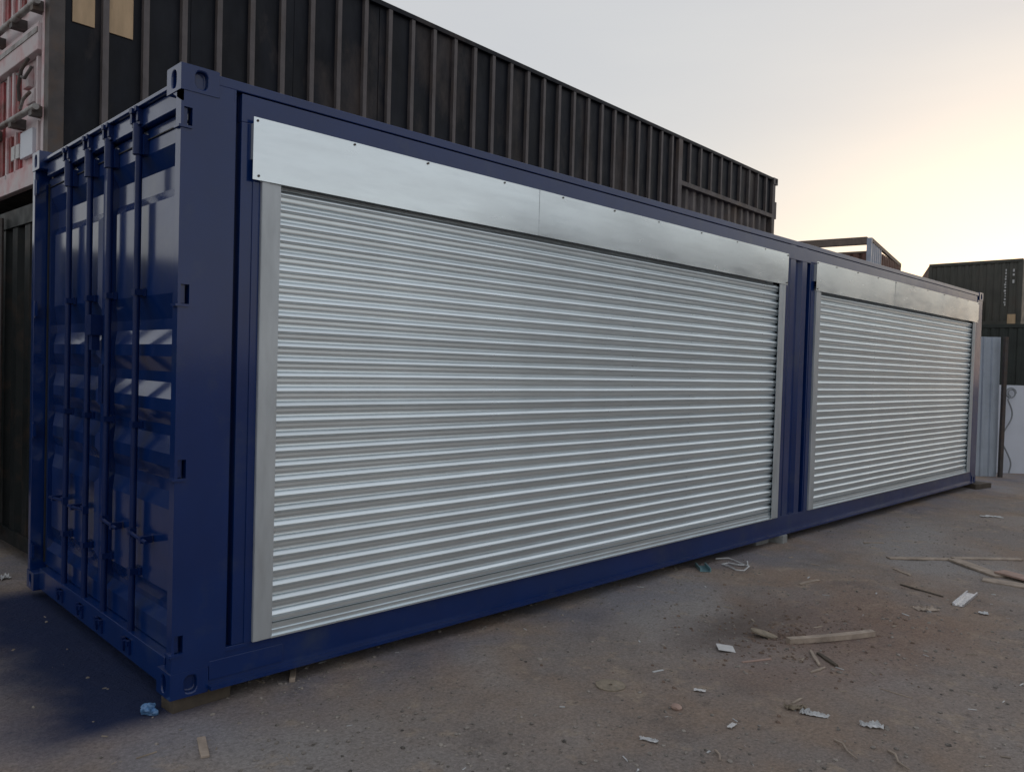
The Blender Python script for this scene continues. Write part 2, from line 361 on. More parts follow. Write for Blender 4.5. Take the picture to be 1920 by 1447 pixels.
# roller shutters
def slat_mesh(name, length, seed):
    prof = [(.0, -.012), (.0055, -.012), (.0066, .0010), (.008, .0035), (.012, .0046), (.022, .0050), (.030, .0046), (.0335, .0052), (.036, .0095), (.0385, .0148),
            (.042, .0172), (.0465, .0170), (.051, .0150), (.0555, .0118), (.060, .0078), (.064, .0036), (.0660, .0000), (.0668, -.011), (.0752, -.012)]
    ph = list(prof); K = 26; v = []; f = []; n = len(ph)
    for i in range(K + 1):
        x = length * i / K
        dz = .0026 * noise.noise(Vector((x * .9, seed * 7.1, 0))) + .0006 * noise.noise(Vector((x * 3.1, seed * 3.3, 4)))
        dy = .0010 * noise.noise(Vector((x * .8, seed * 5.7, 9))); tw = .02 * noise.noise(Vector((x * .6, seed * 2.9, 17)))
        for z, o in ph: v.append((x, -(o + dy + tw * (z - .037)), z + dz * (0.2 if z < .002 or z > .074 else 1)))
    for i in range(K):
        for j in range(n - 1): f.append((i * n + j, (i + 1) * n + j, (i + 1) * n + j + 1, i * n + j + 1))
    me = bpy.data.meshes.new(name); me.from_pydata(v, [], f); me.materials.append(GALV); me.shade_smooth(); me.set_sharp_from_angle(angle=R(60)); return me
def shutter(xa, xb, ga0, ga1, gb0, gb1, hx0, hx1, seams, label, seed0):
    back = box('roller_shutter', BLACK, BC, ga1 - .02, gb0 + .02, 0.095, .10, .19, 2.69, 0); back['label'] = label  # black backing sheet: the shade behind the slats put into its colour
    meshes = [slat_mesh('slat', gb0 - ga1 + .040, seed0 + k) for k in range(10)]
    for i in range(30):
        o = bpy.data.objects.new('slat', meshes[(i * 7 + i // 10) % 10]); C.objects.link(o); o.parent = back
        back_y = .055 if i == 29 else 0.
        o.location = (ga1 - .020 + random.uniform(-.003, .003), +.010 + back_y, .252 + i * .0748)
        o.rotation_euler = (random.uniform(-.02, .02), 0, 0)
    bb = MB().box(ga1 - .018, gb0 + .018, .002, .012, .205, .254); bb.box(ga1 - .004, gb0 + .004, -.022, .010, .190, .199)
    bb.box(ga1 - .016, gb0 + .016, -.006, .002, .199, .224)
    bb.build('bottom_bar', GALV, back)
    for (a, b, s) in ((ga0, ga1, 1), (gb0, gb1, -1)):
        g = MB().box(a, b, -.019, -.014, .1905, 2.44)
        g.box(a + .003, (a + b) / 2 - .012, -.021, -.0188, .1905, 2.44) if s > 0 else g.box((a + b) / 2 + .012, b - .003, -.021, -.0188, .1905, 2.44)
        if s > 0: g.box(a, b - .03, -.014, .0025, .1905, 2.44)
        else: g.box(a + .03, b, -.014, .0025, .1905, 2.44)
        g.build('guide_rail', GALV_G, back)
    hood = MB().box(hx0 + .004, hx1 - .004, -.022, .004, 2.53, 2.70).build('shutter_hood', GALV_G, BC)
    cuts = [hx0] + seams + [hx1]
    for i in range(len(cuts) - 1):
        a, b = cuts[i], cuts[i + 1] + (.004 if i < len(cuts) - 2 else 0)
        nx_, nz_ = max(8, int((b - a) / .05)), 8; v = []; f = []
        tx, tz = 0., -.006 - .005 * (i % 2)
        for ix in range(nx_ + 1):
            for iz in range(nz_ + 1):
                x = a + (b - a) * ix / nx_; z = 2.432 + .296 * iz / nz_
                d = .0045 * noise.noise(Vector((x * 1.1, z * 1.6, seed0))) + .0009 * noise.noise(Vector((x * 3.7, z * 4, seed0 + 5))) + tx * (x - a) + tz * (z - 2.58)
                zz = z + (.0006 * noise.noise(Vector((x * 4, 2, seed0))) if iz in (0, nz_) else 0)
                v.append((x, -.0275 + d - (.0012 if i % 2 else 0), zz))
        for ix in range(nx_):
            for iz in range(nz_):
                k = ix * (nz_ + 1) + iz; f.append((k, k + nz_ + 1, k + nz_ + 2, k + 1))
        o = MB().add(v, f).build('hood_sheet', GALV_H, hood, smooth=True, fix=False)
    sw = None
    pts = [(hx0 + .02, 2.712), (hx0 + .03, 2.452), (hx1 - .02, 2.712), (hx1 - .02, 2.452)]
    x = hx0 + .52
    while x < hx1 - .2: pts.append((x + random.uniform(-.06, .06), 2.716)); x += .56
    for x, z in pts:
        if sw is None:
            sw = MB().tube([(0, .01, 0), (0, -.003, 0)], .0062, 8).build('screw', XPOST, hood, loc=(x, -.0300, z))
        else: instance(sw, 'screw', hood, (x, -.0300, z))
shutter(.485, 5.65, .387, .487, 5.655, 5.776, .333, 5.80, [2.315, 4.08], 'wider looking near galvanised roller shutter', 1)
shutter(6.55, 11.72, 6.438, 6.548, 11.70, 11.825, 6.412, 11.915, [8.55, 10.3], 'far galvanised roller shutter', 31)

# door end
box('door_header', BLUE, BC, .045, .12, .158, W_ - .158, 2.735, 2.822, .004)
box('header_lip', BLUE, BC, .02, .10, .158, W_ - .158, 2.826, 2.846, .003)
box('door_sill', BLUE, BC, .03, .12, .158, W_ - .158, .012, .150, .004)
MB().add([(.0, .0, ZC1 - .05), (.0, .10, ZC1), (.0, .0, ZC1), (.012, .0, ZC1 - .05), (.012, .10, ZC1), (.012, .0, ZC1)],
         [(0, 1, 2), (3, 5, 4), (0, 3, 4, 1), (1, 4, 5, 2), (2, 5, 3, 0)]).build('corner_gusset', BLUE, BC)
def door(y0, y1):
    d = MB(); xo, xi, xb = .082, .122, .14
    d.box(xo, xb, y0, y1, 2.602, 2.728); d.box(xo, xb, y0, y1, .155, .26)
    d.box(xo, xb, y0, y0 + .06, .26, 2.602); d.box(xo, xb, y1 - .06, y1, .26, 2.602)
    d.box(xi, xb, y0 + .06, y1 - .06, .26, 2.602)
    ya, yb = y0 + .06, y1 - .06
    d.add([(xo, ya, 2.602), (xo, yb, 2.602), (xi, yb, 2.515), (xi, ya, 2.515)], [(0, 1, 2, 3)])
    d.add([(xo, ya, .26), (xo, yb, .26), (xi, yb, .31), (xi, ya, .31)], [(0, 1, 2, 3)])
    for zt, zto, zbo, zb in ((2.405, 2.348, 1.883, 1.765), (1.71, 1.635, 1.575, 1.50), (1.446, 1.367, 1.305, 1.235), (1.181, 1.10, 1.035, .965), (.905, .83, .43, .34)):
        yi0, yi1, yo0, yo1 = y0 + .065, y1 - .065, y0 + .15, y1 - .15
        xi2 = xi - .0006
        d.add([(xi2, yi0, zb), (xi2, yi1, zb), (xi2, yi1, zt), (xi2, yi0, zt), (xo + .002, yo0, zbo), (xo + .002, yo1, zbo), (xo + .002, yo1, zto), (xo + .002, yo0, zto)],
              [(4, 5, 6, 7), (0, 1, 5, 4), (1, 2, 6, 5), (2, 3, 7, 6), (3, 0, 4, 7)])
    o = d.build('door', BLUE, BC)
    box('door_seal', RUBBER, o, .074, .082, y0 + .002, y1 - .002, 2.672, 2.677, 0)
    box('door_seal', RUBBER, o, .074, .082, y1 - .026, y1 - .008, .17, 2.70, 0)
    return o
D1 = door(.062, 1.214); D2 = door(1.224, 2.376)
def locking_bar(y, dr, hdir):
    x = .048
    MB().tube([(x, y, .06), (x, y, 2.78)], .017, 12).build('locking_bar', BLUE_D, dr, smooth=True)
    for zc, s in ((2.79, 1), (.07, -1)):
        k = MB().box(.020, .048, y - .055, y - .030, zc - .03, zc + .03).box(.020, .048, y + .030, y + .055, zc - .03, zc + .03)
        k.box(.03, .052, y - .055, y + .055, zc - .038 * s - .008, zc - .038 * s + .008)
        k.box(.004, .03, y - .012, y + .014, zc + .012, zc + .036); k.box(.012, .036, y + .018, y + .048, zc + .022, zc + .044)
        k.box(.012, .04, y - .05, y - .022, zc + .018, zc + .042)
        k.build('cam_keeper', BLUE_D, dr)
    if True:
        s = MB().tube([(x - .004, y, 2.60), (x - .004, y, 2.755)], .027, 12); s.box(.056, .080, y - .045, y + .05, 2.60, 2.70)
        s.build('bar_sleeve', BLUE_D, dr, smooth=True)
    for zc in (1.90, 1.22, .46):
        MB().box(.030, .082, y - .024, y + .024, zc - .016, zc + .016).box(.070, .082, y - .04, y + .04, zc - .02, zc + .02).build('bar_bracket', BLUE_D, dr)
    zc = .665
    h = MB().tube([(x - .012, y, zc), (x - .020, y + hdir * .10, zc - .004), (x - .022, y + hdir * .25, zc - .010)], [.011, .009, .009], 8)
    h.box(x - .02, x + .012, y - .022, y + .022, zc - .022, zc + .022)
    h.box(x - .03, x + .03, y + hdir * .18 - .014, y + hdir * .18 + .014, zc - .026, zc + .008)
    h.build('door_handle', BLUE_D, dr)
for y, d, s in ((.646, D1, -1), (1.074, D1, -1), (1.412, D2, 1), (1.80, D2, 1)): locking_bar(y, d, s)
MB().box(.015, .082, 1.255, 1.345, 1.685, 1.80).box(.028, .07, 1.275, 1.325, 1.60, 1.685).build('lock_box', BLUE_D, D2)
box('door_plate', BLUE_D, D2, .072, .082, 1.236, 1.30, 1.30, 1.52, .002)

# ------------------------------------------------------------------ blocks that carry the blue container
def block(name, m_, label, cat, x0, x1, y0, y1, z0, z1, rz=0., group=None):
    cx, cy = (x0 + x1) / 2, (y0 + y1) / 2
    o = MB().box(x0 - cx, x1 - cx, y0 - cy, y1 - cy, 0, z1 - z0).build(name, m_); o.location = (cx, cy, z0); o.rotation_euler = (0, 0, rz)
    md = o.modifiers.new('bevel', 'BEVEL'); md.width = .006; md.segments = 2
    return tag(o, label, cat, group)
block('timber_block', WOOD_D, 'short damp timber block under the near corner of the blue container', 'timber', .012, .30, .02, .14, GZ - .03, -.001, R(4))
block('concrete_block', CONC, 'grey concrete block under the bottom rail between the two shutters', 'block', 5.80, 5.93, -.06, .09, GZ - .02, .0125, R(10))
block('concrete_block', CONC, 'low concrete slab leaning behind the block under the middle rail', 'block', 5.55, 5.76, .06, .2, GZ - .02, .0125, R(-6))
block('timber_block', WOOD_D, 'dark timber packer under the far corner of the blue container', 'timber', 11.96, 12.42, -.13, .12, GZ - .02, -.001, R(-12))

# ------------------------------------------------------------------ container on its side behind, red door end to the left
AANG = R(3.0); AX, AY = 0.0, 2.90
def arow(name, label, cat): return thing(name, label, cat, (AX, AY, 0), AANG)
A = arow('tipped_container', 'dark container lying on its side with ribbed underside and faded red doors', 'container')
s0, s1, z0, z1 = .20, 12.37, 2.84, 5.19
TN = 9.02                                            # start of the gooseneck recess
tz0, tz1 = 3.58, 4.50
box('bottom_rail', PLY_D, A, s0 + .1, s1 - .02, .0, .05, z1 - .05, z1, .004)
box('bottom_rail', XMEM, A, s0 + .1, s1 - .02, .0, .05, z0, z0 + .05, .004)
box('corner_post', XPOST, A, s0, s0 + .105, -.012, .10, z0 + .12, z1, .006)
box('corner_casting', XPOST, A, s0 - .004, s0 + .175, -.016, .15, z0, z0 + .118, .006)
def panel_floor(a, b, c, d, y, m_, name='floor_board'):
    return box(name, m_, A, a, b, y, y + .02, c, d, .002)
k = 0; a = s0 + .105; nb = 9
for i in range(nb):                                  # dark plywood floor boards, side by side
    b = s0 + .105 + (TN - s0 - .105) * (i + 1) / nb
    panel_floor(a, b - .004, z0 + .03, z1 - .03, .048 + .002 * (i % 3), PLY_D); a = b
panel_floor(TN, s1 - .1, tz1 + .02, z1 - .03, .05, PLY_D); panel_floor(TN, s1 - .1, z0 + .05, tz0 - .02, .05, PLY_D)
xm = MB().box(0, .045, .004, .012, z0 + .052, z1 - .052); xm.box(.0, .008, .012, .047, z0 + .052, z1 - .052)
src = None; s = .572; i = 0; pitch = .3025; xpos = []
while s < TN - .1:
    if src is None: src = xm.build('cross_member', XMEM, A, loc=(s, 0, 0))
    else: instance(src, 'cross_member', A, (s, random.uniform(-.003, .003), 0), (0, random.uniform(-.0012, .0012), random.uniform(-.05, .05)))
    xpos.append(s); s += pitch
box('tunnel_bolster', XMEM, A, TN - .09, TN + .02, -.004, .09, z0 + .052, z1 - .052, .004)
box('tunnel_rail', XMEM, A, TN + .02, s1 - .03, -.002, .114, tz1 - .05, tz1 + .02, .004)
box('tunnel_rail', XMEM, A, TN + .02, s1 - .03, -.002, .114, tz0 - .02, tz0 + .05, .004)
src2 = None; s = TN + .25
while s < s1 - .15:
    for zz, zh in ((tz1 + .021, z1 - .051), (z0 + .051, tz0 - .021)):
        MB().box(0, .045, .004, .012, zz, zh).box(0, .008, .012, .047, zz, zh).build('outrigger', XMEM, A, loc=(s, 0, 0))
    s += .34
corrugated(MB(), TN + .02, s1 - .06, .235, lambda u, d, z: (u, .06 + d, z), tz0 + .05, tz1 - .05, outer=.3, slope=.12, depth=.05).build('tunnel_plate', XMEM, A)
for (zz, h) in ((z1 - .118, .118), (z0, .118)):
    c = MB(); c.plate_hole((s1 - .10, -.012, zz), (1, 0, 0), (0, 0, 1), .178, h, .105, .059, .03, .04, .03, (0, -1, 0))
    c.box(s1 - .10, s1 + .078, .02, .16, zz, zz + h); c.box(s1 - .10, s1 - .095, -.012, .02, zz, zz + h); c.box(s1 + .073, s1 + .078, -.012, .02, zz, zz + h)
    c.box(s1 - .1, s1 + .078, -.012, .02, zz, zz + .004); c.box(s1 - .1, s1 + .078, -.012, .02, zz + h - .004, zz + h)
    c.build('corner_casting', XMEM, A)
box('end_sill', XMEM, A, s1 - .10, s1 + .01, .0, .10, z0 + .118, z1 - .118, .003)
box('sill_pad', XMEM, A, s1 + .01, s1 + .075, -.002, .10, tz1 - .05, tz1 + .26, .004)
box('sill_pad', XMEM, A, s1 + .01, s1 + .075, -.002, .10, tz0 - .26, tz0 + .05, .004)
box('body_shell', PLY_D, A, s0 + .1, s1 - .03, .142, 2.58, z0 + .02, z1 - .012, 0)
# two bare plywood patches between the first ribs
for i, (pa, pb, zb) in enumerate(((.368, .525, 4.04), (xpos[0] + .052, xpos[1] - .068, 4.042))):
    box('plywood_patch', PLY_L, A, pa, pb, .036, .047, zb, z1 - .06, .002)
# faded red doors, horizontal locking bars because the container lies on its side
dm = MB(); de = s0 + .03
dr = MB().box(de, de + .05, .10, 2.50, z0 + .02, z1 - .02).build('door_end', PINK, A)
box('door_frame', PINK, A, s0 - .004, s0 + .03, .085, 2.52, z0, z0 + .16, .004)
box('door_frame', PINK, A, s0 - .004, s0 + .03, .085, .135, z0 + .16, z1, .004)
zmid = 3.91
box('door_meeting_strip', PINK, A, s0 - .03, s0 + .03, .14, 2.5, zmid - .11, zmid + .09, .006)
box('door_seal', RODG, A, s0 - .036, s0 - .030, .14, 2.5, zmid + .015, zmid + .055, .002)
for zz in (3.36, 4.12, 4.75):
    MB().tube([(s0 - .06, .06, zz), (s0 - .06, 2.5, zz)], .024, 10).build('locking_bar', RODG, A, smooth=True)
    for yy in (.10, .58, 1.12):
        MB().box(s0 - .075, s0 + .03, yy, yy + .07, zz - .055, zz + .02).build('bar_bracket', XPOST, A)
for (y_, w_, za, zb) in ((.70, .085, 3.42, 3.78), (.86, .05, 3.42, 3.78), (.66, .05, 2.98, 3.30), (.88, .06, 2.96, 3.30), (1.1, .09, 2.95, 3.78), (.60, .06, 4.20, 4.66), (.74, .08, 4.20, 4.66), (1.0, .08, 4.2, 4.66)):
    MB().box(s0 + .012, s0 + .0295, y_, y_ + w_, za, zb).build('door_swage', PINK_R, A)
    box('door_swage_edge', PINK, A, s0 - .004, s0 + .029, y_ + w_ + .001, y_ + w_ + .035, za, zb, .003)
for (y_, w_, za, zb, m_) in ((.30, .17, 3.46, 3.56, PINK), (.42, .14, 3.60, 3.76, PINK), (.32, .28, 3.07, 3.27, BOARD_W), (.64, .19, 3.09, 3.20, PAPER), (.26, .14, 4.30, 4.46, PINK), (.20, .03, 2.98, 3.3, PINK), (.22, .03, 3.42, 3.78, PINK)):
    box('door_plate', m_, A, s0 - .004, s0 + .0295, y_, y_ + w_, za, zb, .003)
MB().tube([(s0 - .03, .34, 3.78), (s0 - .06, .40, 3.70), (s0 - .05, .50, 3.60), (s0 - .03, .54, 3.50)], .014, 8).build('lock_handle', XPOST, A, smooth=True)
MB().tube([(s0 - .03, .26, 3.70), (s0 - .06, .32, 3.62), (s0 - .05, .44, 3.66), (s0 - .03, .60, 3.72)], .012, 8).build('lock_handle', XPOST, A, smooth=True)
MB().tube([(s0 - .03, .30, 3.52), (s0 - .05, .38, 3.48), (s0 - .03, .52, 3.44)], .013, 8).build('lock_handle', RODG, A, smooth=True)

# ground-level container under it
Bc = arow('black_container', 'black container standing on the ground beneath the tipped red ended one', 'container')
b0, bz0, bz1 = .20, .04, 2.70
box('corner_post', XPOST, Bc, b0, b0 + .1, -.004, .09, bz0, bz1, .005)
box('side_rail', BLK_C, Bc, b0 + .1, 12.3, 0, .06, bz1 - .06, bz1, .004); box('side_rail', BLK_C, Bc, b0 + .1, 12.3, 0, .06, bz0, bz0 + .14, .004)
corrugated(MB(), b0 + .1, 12.3, .278, lambda u, d, z: (u, .012 + d, z), bz0 + .14, bz1 - .06).build('side_wall', BLK_C, Bc)
box('end_header', BLK_C, Bc, b0, b0 + .06, .09, 2.43, bz1 - .14, bz1, .004); box('end_sill', BLK_C, Bc, b0, b0 + .06, .09, 2.43, bz0, bz0 + .12, .004)
corrugated(MB(), .09, 2.43, .30, lambda u, d, z: (b0 + .012 + d, u, z), bz0 + .12, bz1 - .14, outer=.4, slope=.12, depth=.05).build('end_wall', BLK_C, Bc)
MB().tube([(b0 - .03, .96, bz0 + .05), (b0 - .03, .96, bz1 - .05)], .02, 8).build('locking_bar', XPOST, Bc, smooth=True)
MB().tube([(b0 - .03, 1.55, bz0 + .05), (b0 - .03, 1.55, bz1 - .05)], .02, 8).build('locking_bar', BLK_C, Bc, smooth=True)
box('roof', BLK_C, Bc, b0 + .02, 12.3, .02, 2.42, bz1 - .02, bz1 - .004, 0); box('rear_wall', BLK_C, Bc, b0 + .02, 12.3, 2.40, 2.43, bz0, bz1 - .03, 0)
box('corner_post', XPOST, Bc, b0, b0 + .1, 2.35, 2.44, bz0, bz1, .005); box('corner_post', BLK_C, Bc, 12.25, 12.35, -.004, .09, bz0, bz1, .005)
ca, sa = math.cos(AANG), math.sin(AANG)
def apt(s, d): return (AX + s * ca - d * sa, AY + s * sa + d * ca)
for s, d, zA, zB, lb in ((.35, .12, GZ - .02, bz0, 'timber under the left corner of the black container by the blue doors'), (.35, 2.3, GZ - .02, bz0, 'timber under the hidden back corner of the black container'),
                     (12.2, .12, GZ - .02, bz0, 'timber under the far front corner of the black container'), (12.2, 2.3, GZ - .02, bz0, 'timber under the far back corner of the black container')):
    x, y = apt(s, d); block('timber_block', WOOD_D, lb, 'timber', x - .15, x + .15, y - .1, y + .1, zA, zB, AANG)
for s, lb in ((.5, 'dunnage beam between the stacked containers beside the red doors'), (6.2, 'dunnage beam at mid length between the stacked containers'), (12.0, 'dunnage beam at the far end between the stacked containers')):
    x, y = apt(s, 1.22); block('timber_beam', WOOD_D, lb, 'timber', x - .06, x + .06, y - 1.15, y + 1.15, bz1 - .003, z0 - .001, AANG)

# ------------------------------------------------------------------ rusty open container beyond the far end
RC = thing('rusty_container', 'rusty brown open topped container with a raised header beam beyond the roof', 'container', (24.15, 6.39, 0), R(10))
rz0, rz1 = 3.39, 5.99; RL, RW = 5.3, 2.44
box('header_beam', RUST_B, RC, 0, .16, .12, RW, rz1 - .24, rz1, .01)
box('end_panel', RUST, RC, .03, .09, .12, RW - .05, rz0, 5.49, 0)
corrugated(MB(), .12, RW - .1, .27, lambda u, d, z: (.0 + d, u, z), rz0 + .1, 5.47, depth=.03).build('end_sheet', RUST, RC)
box('panel_cap', RUST_B, RC, -.01, .10, .12, RW - .05, 5.48, 5.54, .005)
box('corner_post', GREYP, RC, -.02, .14, -.02, .12, rz0, rz1 - .04, .01); box('corner_post', RUST, RC, 0, .12, RW - .12, RW + .01, rz0, rz1, .01)
corrugated(MB(), .14, 1.7, .30, lambda u, d, z: (u, .0 + d, z), rz0, rz1 - .16).build('pale_side_sheet', GREYP, RC)
corrugated(MB(), 1.7, RL, .30, lambda u, d, z: (u, .0 + d, z), rz0, rz1 - .30).build('side_sheet', RUST, RC)
box('top_rail', RUST_B, RC, .16, RL, -.01, .08, rz1 - .16, rz1 - .06, .006) if False else None
MB().add([(.14, -.01, rz1 - .14), (RL, -.01, rz1 - .34), (RL, -.01, rz1 - .22), (.14, -.01, rz1 - .02), (.14, .07, rz1 - .14), (RL, .07, rz1 - .34), (RL, .07, rz1 - .22), (.14, .07, rz1 - .02)],
         [(0, 1, 2, 3), (4, 7, 6, 5), (0, 4, 5, 1), (3, 2, 6, 7), (1, 5, 6, 2), (0, 3, 7, 4)]).build('top_rail', RUST_B, RC)
box('far_side', RUST, RC, .1, RL, RW - .04, RW, rz0, 5.45, 0); box('far_end', RUST, RC, RL - .05, RL, .05, RW - .05, rz0, 5.6, 0); box('floor', RUST, RC, .1, RL - .05, .03, RW - .04, rz0, rz0 + .1, 0)
UC = thing('supporting_container', 'brown container carrying the rusty open topped one', 'container', (24.15, 6.39, .3), R(10))
corrugated(MB(), 0, RL, .28, lambda u, d, z: (u, d, z), 0, 3.08).build('side_wall', RUST, UC)
corrugated(MB(), 0, RW, .28, lambda u, d, z: (d, u, z), 0, 3.08).build('end_wall', RUST, UC); box('body', RUST, UC, .05, RL, .05, RW, -.2, 3.085, 0)

# ------------------------------------------------------------------ row beyond the left edge of the view, mirrored in the glossy doors
def yard_container(label, x, y, z, rz, L, H, m_):
    t = thing('yard_container', label, 'container', (x, y, z), rz)
    corrugated(MB(), .1, L - .1, .278, lambda u, d, zz: (u, d, zz), .15, H - .08).build('side_wall', m_, t)
    corrugated(MB(), .1, 2.34, .25, lambda u, d, zz: (d, u, zz), .15, H - .08).build('end_wall', m_, t); corrugated(MB(), .1, 2.34, .25, lambda u, d, zz: (L - d, u, zz), .15, H - .08).build('end_wall', m_, t)
    box('roof', m_, t, .05, L - .05, .05, 2.39, H - .05, H - .02, 0); corrugated(MB(), .1, L - .1, .278, lambda u, d, zz: (u, 2.43 - d, zz), .15, H - .08).build('rear_wall', m_, t)
    for a in (0, H - .1): box('side_rail', m_, t, .1, L - .1, -.005, .06, a, a + .1, .004)
    for a in (0, L - .1):
        for b in (-.01, 2.35): box('corner_post', m_, t, a, a + .1, b, b + .1, 0, H, .004)
yard_container('dark container standing beyond the left edge, mirrored in the blue door panels', -12.5, 6.9, -.06, R(0), 12.19, 2.896, BLK_C)
# stacked row across the yard lane to the right, out of view: its reflection greys the lower half of the hoods
SLATE = mat('slate_grey_paint', (.27, .28, .30), .55, var=.15, scale=2, dirt=(.12, .09, .07), dirt_amt=.3)
for x, L, nm in ((12.2, 12.19, 'long slate'), (24.6, 6.06, 'short slate'), (37.5, 12.19, 'farther slate')):
    yard_container(nm + ' container at ground level across the lane, mirrored in the hoods', x, -11.95, -.07 + .75 * sstep(17, 33, x), 0, L, 2.591, SLATE)
    yard_container(nm + ' container on top across the lane, mirrored in the hoods', x, -11.95, 2.525 + .75 * sstep(17, 33, x), 0, L, 2.591, SLATE)

# ------------------------------------------------------------------ green containers at the right edge
GA = R(82)
def grn(D, u, v, w): return (-1.4454 + D * u, -3.6287 + D * v, 1.5741 + D * w)
g0 = grn(28, 1.1599, .2655, 0)
GC = thing('dark_green_container', 'dark green container with vertical white lettering, upper one at the right edge', 'container', (g0[0], g0[1], 0), R(90))
gz0, gz1, GW = 3.58, 5.90, 3.05
# local x runs to world +y (left in view), local -y... depth runs to world +x which is local -y
corrugated(MB(), .06, GW, .24, lambda u, d, z: (u, -d, z), gz0 + .1, gz1 - .1, depth=.03).build('end_wall', GREEN, GC)
box('top_rail', GREEN, GC, -.02, GW + .02, -.1, .03, gz1 - .12, gz1, .02); box('bottom_rail', GREEN, GC, -.02, GW + .02, -.1, .03, gz0, gz0 + .12, .01)
box('corner_post', GREEN, GC, -.03, .10, -.12, .035, gz0 + .12, gz1 - .12, .01); box('corner_post', GREEN, GC, GW - .1, GW + .03, -.12, .035, gz0 + .12, gz1 - .12, .01)
box('body', GREEN, GC, .0, GW, -6, -.06, gz0 + .02, gz1 - .02, 0)
MB().add([(GW + .02, -.05, gz1 - .02), (GW + .55, -.9, gz1 - .33), (GW + .55, -.9, gz0 + .1), (GW + .02, -.05, gz0 + .1), (GW + .02, -2, gz1 - .02), (GW + .55, -2, gz1 - .33), (GW + .55, -2, gz0 + .1), (GW + .02, -2, gz0 + .1)],
         [(0, 1, 2, 3), (0, 4, 5, 1), (1, 5, 6, 2), (4, 7, 6, 5), (3, 2, 6, 7)]).build('slanted_cover', RUST, GC)
MB().add([(GW + .55, -.9, gz1 - .36), (GW + .78, -.92, gz1 - .34), (GW + .55, -.9, gz1 - .42), (GW + .55, -1.1, gz1 - .36), (GW + .78, -1.1, gz1 - .34), (GW + .55, -1.1, gz1 - .42)],
         [(0, 1, 2), (3, 5, 4), (0, 3, 4, 1), (1, 4, 5, 2)]).build('cover_flap', RUST, GC)
z = gz1 - .30
for i in range(13):                                  # illegible column of white characters
    h = random.choice((.055, .07, .05, .08)); w = random.choice((.05, .065, .04)); z -= h + random.choice((.02, .03, .05))
    box('lettering', LETTER, GC, .48, .48 + w, .004, .012, z, z + h, 0)
for z, h in ((gz1 - .46, .1), (gz1 - .6, .08), (gz1 - .86, .12)): box('lettering', LETTER, GC, .23, .29, .004, .012, z, z + h, 0)
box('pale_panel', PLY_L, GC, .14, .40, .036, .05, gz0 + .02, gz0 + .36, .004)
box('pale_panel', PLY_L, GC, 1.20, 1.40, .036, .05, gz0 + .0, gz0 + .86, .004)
LG = thing('lower_green_container', 'deep green container under the lettered one, above the pale boards', 'container', (g0[0] - .3, g0[1] - 3.2, .66), R(90))
corrugated(MB(), 0, 6.06, .28, lambda u, d, z: (u, -d, z), .12, 2.78, depth=.036).build('side_wall', GREEN2, LG)
box('top_rail', GREEN2, LG, -.03, 6.1, -.1, .02, 2.78, 2.915, .01); box('bottom_rail', GREEN2, LG, -.03, 6.1, -.1, .02, -.02, .12, .01)
box('body', GREEN2, LG, .02, 6.04, -2.44, -.05, -.05, 2.90, 0)

# ------------------------------------------------------------------ sheets and boards leaning at the far end
def leaning(name, m_, label, cat, x, y, w, t, h, rz, tilt=.03, ribs=0, group=None):
    a = MB()
    if ribs:
        v = []; f = []; us = []
        for i in range(ribs):
            us += [(w * i / ribs, 0), (w * (i + .55) / ribs, 0), (w * (i + .68) / ribs, .02), (w * (i + .87) / ribs, .02)]
        us.append((w, 0))
        for i, (u, d) in enumerate(us):
            v += [(u, -d, 0), (u, -d, h), (u, t - d, 0), (u, t - d, h)]
            if i:
                b = 4 * i; f += [(b - 4, b, b + 1, b - 3), (b - 2, b - 1, b + 3, b + 2), (b - 3, b + 1, b + 3, b - 1), (b - 4, b - 2, b + 2, b)]
        f += [(0, 1, 3, 2), (4 * len(us) - 4, 4 * len(us) - 2, 4 * len(us) - 1, 4 * len(us) - 3)]
        a.add(v, f)
    else: a.box(0, w, 0, t, 0, h)
    o = a.build(name, m_); o.location = (x, y, gh(x, y) - .004); o.rotation_euler = (-tilt, 0, rz)
    return tag(o, label, cat, group)
leaning('metal_sheet', SHEET_B, 'tall pale blue metal sheet leaning at the far end of the blue container', 'metal sheet', 13.68, .42, .31, .012, 2.38, R(-40), .02, 2)
leaning('metal_sheet', SHEET_B, 'narrow pale metal strip between the tall sheet and the brown pole', 'metal sheet', 13.90, .235, .11, .04, 2.38, R(-46), .015)
po = MB().box(-.028, .028, -.028, .028, 0, 2.40).build('steel_pole', XPOST); po.location = (13.94, .09, gh(13.94, .09) - .02); po.rotation_euler = (R(.6), R(-.4), R(-40))
tag(po, 'slim dark brown steel pole standing before the pale boards', 'pole')
leaning('insulated_board', BOARD_W, 'big pale blue white board standing on its edge at the right edge', 'board', 14.62, .33, 1.25, .06, 1.57, R(-45), .02)
cb = MB(); pts = []
for i in range(30):
    a = i / 29 * 2 * math.pi * 1.7; rr = .10 - .0016 * i; pts.append((rr * math.cos(a), -.0 - .0012 * i, 1.42 + rr * math.sin(a)))
for i in range(40):
    t = i / 39; pts.append((-.06 + .09 * math.sin(t * 9.5) * (1 - .3 * t) + .25 * max(0, t - .75), -.035 - .05 * max(0, t - .7), 1.30 - 1.29 * t ** .9))
cb.tube(pts, .013, 7); co = cb.build('cable', CABLE, smooth=True); co.location = (14.71, .17, gh(14.7, .2)); co.rotation_euler = (0, 0, R(-45)); tag(co, 'grey cable coiled and hanging over the pale board', 'cable')

